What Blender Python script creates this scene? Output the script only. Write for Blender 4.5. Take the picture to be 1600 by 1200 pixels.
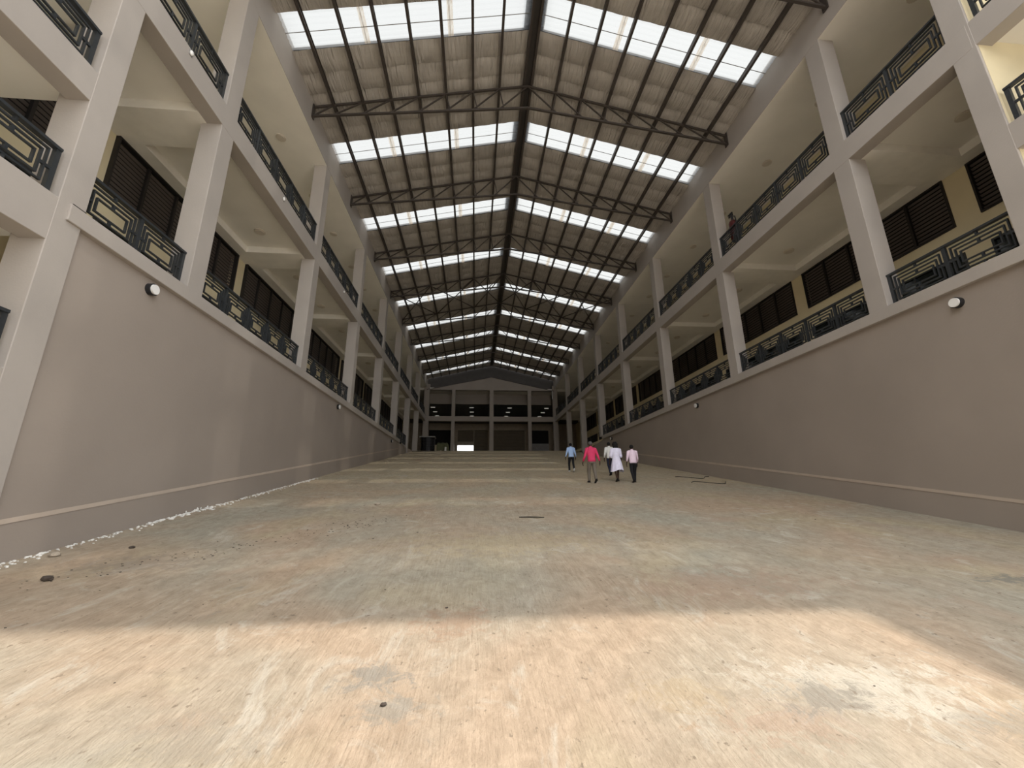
import bpy, math, random
from mathutils import Vector, Matrix
random.seed(7)
sc = bpy.context.scene
for o in list(bpy.data.objects): bpy.data.objects.remove(o)
C = sc.collection
S = 1.2          # survey units -> metres

# ------------------------------------------------------------------ camera, sky, sun, exposure
cam = bpy.data.cameras.new('camera'); cam.sensor_width = 36.0; cam.lens = 642.418 / 1600 * 36
cam.clip_end = 500; cam.clip_start = 0.05
co = bpy.data.objects.new('camera', cam); C.objects.link(co)
R_ = Vector((0.99623287, -0.08636581, -0.00781123)); U_ = Vector((-0.01461651, -0.25602126, 0.96656064)); F_ = Vector((0.08547763, 0.96280531, 0.25631916))
co.matrix_world = Matrix((R_, U_, -F_)).transposed().to_4x4()
sc.camera = co

w = bpy.data.worlds.new('sky'); sc.world = w; w.use_nodes = True
bg = w.node_tree.nodes['Background']; bg.inputs[0].default_value = (0.96, 0.98, 1.0, 1); bg.inputs[1].default_value = 3.0

sun = bpy.data.lights.new('sun', 'SUN'); sun.energy = 3.5; sun.angle = math.radians(0.9); sun.color = (1.0, 0.93, 0.84)
so = bpy.data.objects.new('sun', sun); C.objects.link(so)
SUN = Vector((0.39, -0.06, 1.0)).normalized()
so.rotation_euler = SUN.to_track_quat('Z', 'Y').to_euler(); so.location = SUN * 80

vs = sc.view_settings; vs.view_transform = 'Standard'; vs.look = 'None'; vs.gamma = 1.0; vs.use_curve_mapping = False
vs.exposure = 0.0

# ------------------------------------------------------------------ materials
def mat(name, col, rough=0.75, metal=0.0, var=0.0, vscale=3.0, bump=0.0, bscale=40.0, spec=0.3, stretch=(1, 1, 1)):
    m = bpy.data.materials.new(name); m.use_nodes = True
    nt = m.node_tree; b = nt.nodes['Principled BSDF']
    b.inputs['Base Color'].default_value = (*col, 1); b.inputs['Roughness'].default_value = rough
    b.inputs['Metallic'].default_value = metal; b.inputs['Specular IOR Level'].default_value = spec
    if var or bump:
        tc = nt.nodes.new('ShaderNodeTexCoord'); mp = nt.nodes.new('ShaderNodeMapping')
        mp.inputs['Scale'].default_value = stretch; nt.links.new(tc.outputs['Object'], mp.inputs['Vector'])
    if var:
        n = nt.nodes.new('ShaderNodeTexNoise'); n.inputs['Scale'].default_value = vscale; n.inputs['Detail'].default_value = 5
        nt.links.new(mp.outputs[0], n.inputs['Vector'])
        r = nt.nodes.new('ShaderNodeValToRGB'); r.color_ramp.elements[0].position = 0.3; r.color_ramp.elements[1].position = 0.7
        r.color_ramp.elements[0].color = (*[max(0, c * (1 - var)) for c in col], 1)
        r.color_ramp.elements[1].color = (*[min(1, c * (1 + var)) for c in col], 1)
        nt.links.new(n.outputs['Fac'], r.inputs['Fac']); nt.links.new(r.outputs['Color'], b.inputs['Base Color'])
    if bump:
        n2 = nt.nodes.new('ShaderNodeTexNoise'); n2.inputs['Scale'].default_value = bscale; n2.inputs['Detail'].default_value = 4
        nt.links.new(mp.outputs[0], n2.inputs['Vector'])
        bp = nt.nodes.new('ShaderNodeBump'); bp.inputs['Strength'].default_value = bump; bp.inputs['Distance'].default_value = 0.02
        nt.links.new(n2.outputs['Fac'], bp.inputs['Height']); nt.links.new(bp.outputs['Normal'], b.inputs['Normal'])
    return m

M = {}
M['taupe'] = mat('taupe_paint', (0.410, 0.372, 0.338), 0.62, var=0.05, vscale=0.9, bump=0.12, bscale=30, spec=0.35)
M['taupe_wall'] = mat('taupe_wall_paint', (0.335, 0.288, 0.250), 0.5, var=0.06, vscale=0.5, bump=0.10, bscale=22, spec=0.4)
M['band'] = mat('pale_band_paint', (0.50, 0.42, 0.35), 0.6, var=0.06)
M['ceil'] = mat('cream_ceiling_paint', (0.86, 0.83, 0.77), 0.8, var=0.04, vscale=0.8)
M['cove'] = mat('cream_cove_paint', (0.88, 0.85, 0.79), 0.8, var=0.03)
M['cream'] = mat('yellow_cream_paint', (0.70, 0.61, 0.41), 0.75, var=0.05, vscale=1.2)
M['rail'] = mat('dark_slate_metal', (0.040, 0.045, 0.050), 0.38, metal=0.3, spec=0.5, var=0.15, vscale=8)
M['louvre'] = mat('dark_brown_louvre', (0.088, 0.072, 0.064), 0.42, spec=0.45)
M['frame'] = mat('black_window_frame', (0.022, 0.019, 0.018), 0.5)
M['dark'] = mat('dark_interior', (0.012, 0.011, 0.010), 0.9)  # near-black put in for the shade inside openings and gaps
M['steel'] = mat('brown_steel_paint', (0.060, 0.050, 0.044), 0.5, spec=0.4, var=0.12, vscale=4)
M['blackplastic'] = mat('black_plastic', (0.02, 0.02, 0.022), 0.4)
M['white'] = mat('white_diffuser', (0.85, 0.84, 0.82), 0.35)
M['lightdisc'] = mat('pale_lamp_disc', (0.66, 0.60, 0.52), 0.5)
M['gable'] = mat('grey_metal_gable', (0.055, 0.050, 0.047), 0.6, var=0.1, vscale=2)
M['brown'] = mat('brown_shutter', (0.105, 0.080, 0.050), 0.6, var=0.1, vscale=2)
M['tan'] = mat('tan_block', (0.30, 0.25, 0.19), 0.8, var=0.1)
M['green'] = mat('olive_tarpaulin', (0.085, 0.088, 0.045), 0.8, var=0.2, vscale=5)
M['redmetal'] = mat('red_painted_steel', (0.085, 0.016, 0.016), 0.4)
M['stone'] = mat('grey_rubble', (0.34, 0.29, 0.23), 0.9, var=0.25, vscale=9, bump=0.5)
M['darkstone'] = mat('dark_clod', (0.07, 0.055, 0.045), 0.95, var=0.2)
M['whitecrumb'] = mat('white_plaster_crumb', (0.72, 0.70, 0.66), 0.9, var=0.1)
M['wood'] = mat('weathered_wood', (0.33, 0.28, 0.19), 0.8, var=0.25, vscale=12)
M['card'] = mat('white_carton', (0.75, 0.73, 0.71), 0.7)
M['greylid'] = mat('grey_sheet', (0.27, 0.26, 0.25), 0.6, var=0.1)
M['cable'] = mat('dark_cable', (0.035, 0.032, 0.028), 0.6)
M['lap'] = mat('dusty_lap_strip', (0.62, 0.50, 0.37), 0.9, var=0.35, vscale=14)

def glass():
    m = bpy.data.materials.new('dark_tinted_glass'); m.use_nodes = True
    b = m.node_tree.nodes['Principled BSDF']
    b.inputs['Base Color'].default_value = (0.012, 0.017, 0.016, 1); b.inputs['Roughness'].default_value = 0.06
    b.inputs['Specular IOR Level'].default_value = 0.6
    return m
M['glass'] = glass()

def skysheet():
    m = bpy.data.materials.new('translucent_sheet'); m.use_nodes = True; nt = m.node_tree; nt.nodes.clear()
    out = nt.nodes.new('ShaderNodeOutputMaterial')
    tr = nt.nodes.new('ShaderNodeBsdfTranslucent'); tr.inputs[0].default_value = (0.15, 0.151, 0.149, 1)
    tp = nt.nodes.new('ShaderNodeBsdfTransparent'); tp.inputs[0].default_value = (0.95, 0.96, 0.94, 1)
    mx = nt.nodes.new('ShaderNodeMixShader'); mx.inputs[0].default_value = 0.17
    nt.links.new(tr.outputs[0], mx.inputs[1]); nt.links.new(tp.outputs[0], mx.inputs[2])
    nt.links.new(mx.outputs[0], out.inputs[0]); return m
M['skysheet'] = skysheet()
def lapmat():
    m = skysheet(); m.name = 'dusty_lap'; nt = m.node_tree
    tr = [n for n in nt.nodes if n.type == 'BSDF_TRANSLUCENT'][0]; mx = [n for n in nt.nodes if n.type == 'MIX_SHADER'][0]; mx.inputs[0].default_value = 0.35
    n = nt.nodes.new('ShaderNodeTexNoise'); n.inputs['Scale'].default_value = 6; n.inputs['Detail'].default_value = 5
    r = nt.nodes.new('ShaderNodeValToRGB'); r.color_ramp.elements[0].position = .35; r.color_ramp.elements[1].position = .65
    r.color_ramp.elements[0].color = (0.55, 0.40, 0.27, 1); r.color_ramp.elements[1].color = (0.85, 0.78, 0.68, 1)
    nt.links.new(n.outputs['Fac'], r.inputs[0]); nt.links.new(r.outputs[0], tr.inputs[0]); return m
M['lap'] = lapmat()

def foil():
    m = bpy.data.materials.new('wrinkled_insulation'); m.use_nodes = True; nt = m.node_tree; b = nt.nodes['Principled BSDF']
    tc = nt.nodes.new('ShaderNodeTexCoord'); mp = nt.nodes.new('ShaderNodeMapping'); mp.inputs['Scale'].default_value = (9, 1.1, 1)
    nt.links.new(tc.outputs['Object'], mp.inputs[0])
    n = nt.nodes.new('ShaderNodeTexNoise'); n.inputs['Scale'].default_value = 1.1; n.inputs['Detail'].default_value = 6; n.inputs['Distortion'].default_value = 0.6
    nt.links.new(mp.outputs[0], n.inputs['Vector'])
    mp2 = nt.nodes.new('ShaderNodeMapping'); mp2.inputs['Scale'].default_value = (0.5, 1.6, 1); nt.links.new(tc.outputs['Object'], mp2.inputs[0])
    n2 = nt.nodes.new('ShaderNodeTexNoise'); n2.inputs['Scale'].default_value = 1.0; n2.inputs['Detail'].default_value = 4
    nt.links.new(mp2.outputs[0], n2.inputs['Vector'])
    r = nt.nodes.new('ShaderNodeValToRGB'); r.color_ramp.elements[0].position = 0.3; r.color_ramp.elements[1].position = 0.7
    r.color_ramp.elements[0].color = (0.42, 0.39, 0.355, 1); r.color_ramp.elements[1].color = (0.56, 0.525, 0.485, 1)
    nt.links.new(n2.outputs['Fac'], r.inputs[0]); nt.links.new(r.outputs[0], b.inputs['Base Color'])
    bp = nt.nodes.new('ShaderNodeBump'); bp.inputs['Strength'].default_value = 1.0; bp.inputs['Distance'].default_value = 0.13
    nt.links.new(n.outputs['Fac'], bp.inputs['Height']); nt.links.new(bp.outputs[0], b.inputs['Normal'])
    b.inputs['Roughness'].default_value = 0.5; b.inputs['Specular IOR Level'].default_value = 0.5
    return m
M['foil'] = foil()

def concrete():
    m = bpy.data.materials.new('swept_concrete'); m.use_nodes = True; nt = m.node_tree; b = nt.nodes['Principled BSDF']
    L = nt.links.new
    tc = nt.nodes.new('ShaderNodeTexCoord')
    def noise(scale, detail=5, st=(1, 1, 1), dist=0.0, rough=0.5, rot=0.0):
        mp = nt.nodes.new('ShaderNodeMapping'); mp.inputs['Scale'].default_value = st; mp.inputs['Rotation'].default_value = (0, 0, rot)
        L(tc.outputs['Object'], mp.inputs[0])
        n = nt.nodes.new('ShaderNodeTexNoise'); n.inputs['Scale'].default_value = scale; n.inputs['Detail'].default_value = detail
        n.inputs['Distortion'].default_value = dist; n.inputs['Roughness'].default_value = rough
        L(mp.outputs[0], n.inputs['Vector']); return n.outputs['Fac']
    def ramp(f, p0, c0, p1, c1):
        r = nt.nodes.new('ShaderNodeValToRGB'); e = r.color_ramp.elements
        e[0].position = p0; e[0].color = (*c0, 1); e[1].position = p1; e[1].color = (*c1, 1); L(f, r.inputs[0]); return r.outputs[0]
    def mix(f, a, c, mode='MIX'):
        x = nt.nodes.new('ShaderNodeMix'); x.data_type = 'RGBA'; x.blend_type = mode
        if isinstance(f, float): x.inputs[0].default_value = f
        else: L(f, x.inputs[0])
        for s, v in ((6, a), (7, c)):
            if isinstance(v, tuple): x.inputs[s].default_value = (*v, 1)
            else: L(v, x.inputs[s])
        return x.outputs[2]
    sep = nt.nodes.new('ShaderNodeSeparateXYZ'); L(tc.outputs['Object'], sep.inputs[0])
    def math_(op, a, b_, clamp=False):
        n = nt.nodes.new('ShaderNodeMath'); n.operation = op; n.use_clamp = clamp
        for i, v in enumerate((a, b_)):
            if isinstance(v, (int, float)): n.inputs[i].default_value = v
            else: L(v, n.inputs[i])
        return n.outputs[0]
    def smooth(v, a, b_):
        n = nt.nodes.new('ShaderNodeMapRange'); n.interpolation_type = 'SMOOTHSTEP'; L(v, n.inputs[0]); n.inputs[1].default_value = a; n.inputs[2].default_value = b_; return n.outputs[0]
    rag = noise(4.2, 10, (1, 1, 1), 0.9, 0.78)
    def blot(x, y, rx, ry, ragged=3.4):
        dx = math_('DIVIDE', math_('SUBTRACT', sep.outputs[0], x * S), rx * S); dy = math_('DIVIDE', math_('SUBTRACT', sep.outputs[1], y * S), ry * S)
        d = math_('SQRT', math_('ADD', math_('MULTIPLY', dx, dx), math_('MULTIPLY', dy, dy)), 0)
        return math_('SUBTRACT', 1.0, smooth(math_('ADD', d, math_('MULTIPLY', math_('SUBTRACT', rag, 0.5), ragged * 2)), 0.25, 1.15), True)
    base = ramp(noise(0.30, 6, dist=0.5), 0.36, (0.425, 0.330, 0.240), 0.64, (0.365, 0.338, 0.272))
    base = mix(ramp(noise(0.45, 5, (1, .7, 1), 0.6), 0.52, (0, 0, 0), 0.68, (.8, .8, .8)), base, (0.420, 0.357, 0.245))
    # dry yellow dust higher up the ramp, with some far-end light painted in
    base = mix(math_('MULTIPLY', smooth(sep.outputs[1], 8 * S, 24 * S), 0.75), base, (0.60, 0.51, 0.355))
    fine = ramp(noise(4.5, 9, (1.3, 0.9, 1), 0.6, 0.7), 0.30, (0.76, 0.74, 0.71), 0.62, (1.07, 1.06, 1.05))
    c = mix(1.0, base, fine, 'MULTIPLY')
    brooms = ramp(noise(7.0, 6, (5.5, 0.30, 1), 0.4, 0.6, 0.06), 0.38, (0.80, 0.77, 0.73), 0.58, (1.05, 1.05, 1.05))
    c = mix(ramp(noise(0.8, 4, (1, .6, 1), 0.5), 0.42, (.06, .06, .06), 0.66, (.62, .62, .62)), c, mix(1.0, c, brooms, 'MULTIPLY'))
    red = ramp(noise(0.55, 5, (1, 0.8, 1), 0.8), 0.58, (0, 0, 0), 0.76, (.7, .7, .7))
    c = mix(red, c, (0.375, 0.262, 0.185))
    pale = ramp(noise(1.1, 8, (1.2, 0.8, 1), 1.3, 0.7), 0.56, (0, 0, 0), 0.68, (0.7, 0.7, 0.7))
    c = mix(pale, c, (0.50, 0.455, 0.38))
    g1 = ramp(noise(1.9, 10, (1.1, 0.8, 1), 1.6, 0.75), 0.62, (0, 0, 0), 0.70, (0.6, 0.6, 0.6))
    c = mix(g1, c, (0.255, 0.235, 0.195))
    # stains and worn patches, plus a painted yellow band of skylight sun
    for (x, y, rx, ry, col, k) in ((2.6, 2.95, .80, .38, (0.52, 0.475, 0.395), .7), (1.9, 2.72, .5, .22, (0.35, 0.23, 0.16), .45), (2.25, 2.9, .34, .18, (0.24, 0.215, 0.175), .75),
                               (-.70, 3.40, .25, .15, (0.25, 0.23, 0.195), .75), (-.50, 3.02, .22, .15, (0.26, 0.24, 0.20), .65), (-.15, 4.15, .35, .3, (0.34, 0.215, 0.14), .5), (1.35, 3.0, .35, .2, (0.36, 0.27, 0.16), .45), (6.4, 4.75, .42, .22, (0.17, 0.17, 0.155), .7),
                               (-4.3, 6.1, .9, .4, (0.25, 0.21, 0.17), .5), (2.9, 4.9, 1.2, .5, (0.34, 0.24, 0.175), .5), (.4, 6.8, 1.6, .7, (0.44, 0.36, 0.23), .5), (-1.6, 2.8, .5, .2, (0.30, 0.265, 0.21), .5), (3.2, 2.55, .4, .15, (0.27, 0.235, 0.185), .6)):
        c = mix(math_('MULTIPLY', blot(x, y, rx, ry), k), c, col)
    sp = ramp(noise(15, 4, (1, 0.7, 1), 0.0, 0.55), 0.655, (0, 0, 0), 0.70, (0.75, 0.75, 0.75))
    c = mix(sp, c, (0.20, 0.155, 0.11))
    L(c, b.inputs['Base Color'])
    b.inputs['Roughness'].default_value = 0.82; b.inputs['Specular IOR Level'].default_value = 0.25
    hb = nt.nodes.new('ShaderNodeBump'); hb.inputs['Strength'].default_value = 0.7; hb.inputs['Distance'].default_value = 0.03
    hm = nt.nodes.new('ShaderNodeMath'); hm.operation = 'ADD'
    L(noise(5.0, 6, (5.5, 0.35, 1), 0.3, 0.6, 0.06), hm.inputs[0]); L(noise(22, 6, (1.2, 0.8, 1), 0.3, 0.65), hm.inputs[1])
    L(hm.outputs[0], hb.inputs['Height']); L(hb.outputs[0], b.inputs['Normal'])
    return m
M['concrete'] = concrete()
M['yard'] = mat('pale_yard_concrete', (0.60, 0.54, 0.45), 0.85, var=0.1, vscale=0.6)  # unseen yard made paler than the ramp to bounce light indoors
for nm, c in (('skin', (0.055, 0.030, 0.020)), ('hair', (0.008, 0.007, 0.007)), ('greyhair', (0.10, 0.095, 0.09)), ('blueshirt', (0.40, 0.56, 0.85)),
              ('hotpink', (0.66, 0.05, 0.14)), ('whiteshirt', (0.78, 0.78, 0.76)), ('dress', (0.78, 0.76, 0.92)), ('pinkshirt', (0.82, 0.66, 0.78)),
              ('blacktrouser', (0.012, 0.012, 0.014)), ('greytrouser', (0.165, 0.140, 0.115)), ('navy', (0.018, 0.022, 0.045)), ('shoe', (0.012, 0.010, 0.010)), ('sole', (0.65, 0.65, 0.66)), ('belt', (0.03, 0.02, 0.015))):
    M[nm] = mat(nm + '_cloth' if nm not in ('skin', 'hair', 'shoe') else nm, c, 0.8, var=0.08, vscale=9)

# ------------------------------------------------------------------ mesh helpers (survey units)
class MB:
    def __init__(s): s.v = []; s.f = []; s.m = []
    def quad(s, *pts, m=0):
        i = len(s.v); s.v += [tuple(p) for p in pts]; s.f.append(tuple(range(i, i + len(pts)))); s.m.append(m); return s
    def box(s, x0, x1, y0, y1, z0, z1, m=0):
        i = len(s.v)
        s.v += [(x0, y0, z0), (x1, y0, z0), (x1, y1, z0), (x0, y1, z0), (x0, y0, z1), (x1, y0, z1), (x1, y1, z1), (x0, y1, z1)]
        for q in ((3, 2, 1, 0), (4, 5, 6, 7), (0, 1, 5, 4), (1, 2, 6, 5), (2, 3, 7, 6), (3, 0, 4, 7)): s.f.append(tuple(i + k for k in q)); s.m.append(m)
        return s
    def bar(s, p, q, a, b=None, up=(0, 0, 1), m=0):
        p, q = Vector(p), Vector(q); b = b or a; d = (q - p).normalized(); u = Vector(up)
        if abs(d.dot(u)) > 0.98: u = Vector((1, 0, 0))
        sd = d.cross(u).normalized(); u = sd.cross(d).normalized(); i = len(s.v)
        for e in (p, q):
            for k, l in ((-1, -1), (1, -1), (1, 1), (-1, 1)): s.v.append(tuple(e + sd * (k * a / 2) + u * (l * b / 2)))
        for f in ((3, 2, 1, 0), (4, 5, 6, 7), (0, 1, 5, 4), (1, 2, 6, 5), (2, 3, 7, 6), (3, 0, 4, 7)): s.f.append(tuple(i + k for k in f)); s.m.append(m)
        return s
    def tube(s, pts, rad, n=8, m=0, caps=True):
        """loft of rings: rad is one radius, a list of radii or of (rx, ry)"""
        P = [Vector(p) for p in pts]; i0 = len(s.v); ref = None
        for k, p in enumerate(P):
            d = (P[min(k + 1, len(P) - 1)] - P[max(k - 1, 0)]).normalized()
            if ref is None: ref = Vector((1, 0, 0)) if abs(d.x) < 0.8 else Vector((0, 1, 0))
            a = (ref - d * ref.dot(d)).normalized(); b = d.cross(a); ref = a
            r = rad[k] if isinstance(rad, (list, tuple)) else rad
            rx, ry = r if isinstance(r, (list, tuple)) else (r, r)
            for j in range(n):
                t = 2 * math.pi * j / n; s.v.append(tuple(p + a * (rx * math.cos(t)) + b * (ry * math.sin(t))))
        for k in range(len(P) - 1):
            for j in range(n):
                s.f.append((i0 + k * n + j, i0 + k * n + (j + 1) % n, i0 + (k + 1) * n + (j + 1) % n, i0 + (k + 1) * n + j)); s.m.append(m)
        if caps:
            s.f.append(tuple(i0 + j for j in reversed(range(n)))); s.m.append(m)
            e = i0 + (len(P) - 1) * n; s.f.append(tuple(e + j for j in range(n))); s.m.append(m)
        return s
    def blob(s, c, r, rx=1, ry=1, rz=1, jit=0.0, n=7, rings=5):
        i0 = len(s.v); c = Vector(c)
        s.v.append((c.x, c.y, c.z - r * rz))
        for k in range(1, rings):
            ph = math.pi * k / rings
            for j in range(n):
                t = 2 * math.pi * j / n; q = r * (1 + random.uniform(-jit, jit))
                s.v.append((c.x + q * rx * math.sin(ph) * math.cos(t), c.y + q * ry * math.sin(ph) * math.sin(t), c.z - q * rz * math.cos(ph)))
        s.v.append((c.x, c.y, c.z + r * rz)); top = len(s.v) - 1
        for j in range(n): s.f.append((i0, i0 + 1 + (j + 1) % n, i0 + 1 + j)); s.m.append(0)
        for k in range(rings - 2):
            for j in range(n):
                a = i0 + 1 + k * n; s.f.append((a + j, a + (j + 1) % n, a + n + (j + 1) % n, a + n + j)); s.m.append(0)
        a = i0 + 1 + (rings - 2) * n
        for j in range(n): s.f.append((a + j, a + (j + 1) % n, top)); s.m.append(0)
        return s
    def mesh(s, name, mats, smooth=False):
        me = bpy.data.meshes.new(name); me.from_pydata([(x * S, y * S, z * S) for x, y, z in s.v], [], s.f)
        for m in (mats if isinstance(mats, (list, tuple)) else [mats]): me.materials.append(m)
        if any(s.m): me.polygons.foreach_set('material_index', s.m)
        if smooth: me.polygons.foreach_set('use_smooth', [True] * len(me.polygons))
        me.update(); return me

def tag(o, label=None, cat=None, group=None, kind=None):
    if label: o['label'] = label
    if cat: o['category'] = cat
    if group: o['group'] = group
    if kind: o['kind'] = kind
    return o
def put(name, me, parent=None, loc=(0, 0, 0), bevel=0.0):
    o = bpy.data.objects.new(name, me); C.objects.link(o); o.location = [c * S for c in loc]
    if parent: o.parent = parent
    if bevel:
        b = o.modifiers.new('bevel', 'BEVEL'); b.width = bevel; b.segments = 2; b.limit_method = 'ANGLE'
    return o
def build(mb, name, mats, parent=None, loc=(0, 0, 0), smooth=False, bevel=0.0): return put(name, mb.mesh(name, mats, smooth), parent, loc, bevel)
def thing(name, loc, label, cat, group=None, rz=0.0):
    o = bpy.data.objects.new(name, None); C.objects.link(o); o.location = [c * S for c in loc]; o.rotation_euler = (0, 0, rz)
    o.empty_display_size = 0.2
    return tag(o, label, cat, group)
def struct(mb, name, mats, label=None, parent=None, bevel=0.0, smooth=False):
    o = build(mb, name, mats, parent, smooth=smooth, bevel=bevel); return tag(o, label, None, None, 'structure')
def ordn(i): return ('first', 'second', 'third', 'fourth', 'fifth', 'sixth', 'seventh', 'eighth', 'ninth', 'tenth', 'eleventh', 'twelfth')[i]

# ------------------------------------------------------------------ survey numbers
XL, XR, XC = -6.0, 9.59, 1.795
RW, LW = 12.9, -8.7                      # back walls of the galleries
YEND, YROOF = 49.0, 3.25
LED0, LED1 = 3.90, 4.17                  # ledge
B0, B1 = 8.37, 8.95                      # upper gallery edge beam
E0, ZE, ZR = 12.52, 13.65, 15.49         # eave soffit, roof at the eaves, roof at the ridge
SL = (ZR - ZE) / (XC - XL)
def ramp(y): return min(-1.7007 + 0.1392 * y, 4.16)
YTOP = (4.16 + 1.7007) / 0.1392
def roofz(x): return ZR - SL * abs(x - XC)
SIDE = {'l': dict(x=XL, s=-1, wall=LW, z0=5.55, z1=5.96, a=8.27, p=5.75, who='opposite the people'),
        'r': dict(x=XR, s=1, wall=RW, z0=5.24, z1=5.64, a=8.07, p=5.70, who='above the people')}
CW = 0.47
for k, d in SIDE.items(): d['cols'] = [d['a'] + d['p'] * i for i in range(7)]

# ------------------------------------------------------------------ ground
m = MB(); nx, ny = 16, 46
for (y0, y1) in ((-4.0, YTOP),):
    ys = [y0 + (y1 - y0) * j / ny for j in range(ny + 1)]; xs = [LW + (RW - LW) * i / nx for i in range(nx + 1)]
    for y in ys:
        for x in xs: m.v.append((x, y, ramp(y)))
    for j in range(ny):
        for i in range(nx):
            a = j * (nx + 1) + i; m.f.append((a, a + 1, a + nx + 2, a + nx + 1)); m.m.append(0)
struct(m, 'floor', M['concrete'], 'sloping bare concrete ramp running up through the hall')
m = MB(); m.box(-60, 60, -60, -4.0, ramp(-4) - 0.3, ramp(-4)); m.box(-60, -8.75, -4, 20, ramp(-4) - 0.3, ramp(-4)); m.box(13, 60, -4, 20, ramp(-4) - 0.3, ramp(-4))
struct(m, 'floor', M['yard'], 'pale concrete yard in front of the hall entrance')
m = MB(); m.box(-8.7, 12.9, YTOP, 52.4, 3.9, 4.16)
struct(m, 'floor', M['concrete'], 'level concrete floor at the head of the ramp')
m = MB(); m.box(-30, 30, 52.4, 90, 3.85, 4.12)
struct(m, 'floor', M['concrete'], 'sunlit ground beyond the far doorway')

# ------------------------------------------------------------------ side walls, ledges, painted bands
ntrim = 0
for k, d in SIDE.items():
    x, s = d['x'], d['s']; yend = 33.2 if k == 'l' else 30.6
    nm = 'wall_left' if k == 'l' else 'wall_right'
    xa, xb = x + s * 0.07, x + s * 0.45
    m = MB(); ys = d['z0'] + 0.1
    # vertical face following the ramp, with a tail that runs down to the head of the ramp
    tail = 40.0 if k == 'l' else 36.0
    prof = [(ys, ramp(ys) - 1.0), (ys, LED0), (yend, LED0), (tail, ramp(tail) + 0.12), (tail, ramp(tail) - 1.0)]
    i = len(m.v)
    for px in (xa, xb):
        for (yy, zz) in prof: m.v.append((px, yy, zz))
    n = len(prof)
    m.f += [tuple(i + j for j in range(n)), tuple(i + n + j for j in reversed(range(n)))]; m.m += [0, 0]
    for j in range(n): m.f.append((i + j, i + (j + 1) % n, i + n + (j + 1) % n, i + n + j)); m.m.append(0)
    struct(m, nm, M['taupe_wall'], 'tall taupe wall along the ramp ' + ('on the side the people walk' if k == 'r' else 'across the ramp from the people'))
    m = MB(); m.box(min(x - s * 0.03, x + s * 0.5), max(x - s * 0.03, x + s * 0.5), d['z0'] + 0.16, yend, LED0, LED1)
    ntrim += 1; struct(m, 'trim_%d' % ntrim, M['taupe'], 'taupe ledge capping the wall ' + d['who'], bevel=0.012)
    # painted band parallel to the ramp
    m = MB(); y0, y1 = d['z0'] + 0.2, (33.0 if k == 'l' else 30.6); zz = lambda y: -1.1608 + 0.1392 * y
    fx = x + s * 0.062
    i = len(m.v)
    for px in (fx, fx + s * 0.03):
        m.v += [(px, y0, zz(y0) - .032), (px, y1, zz(y1) - .032), (px, y1, zz(y1) + .032), (px, y0, zz(y0) + .032)]
    for q in ((0, 1, 2, 3), (7, 6, 5, 4), (0, 4, 5, 1), (1, 5, 6, 2), (2, 6, 7, 3), (3, 7, 4, 0)): m.f.append(tuple(i + t for t in q)); m.m.append(0)
    ntrim += 1; struct(m, 'trim_%d' % ntrim, M['band'], 'thin pale band painted along the wall ' + d['who'])

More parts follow.
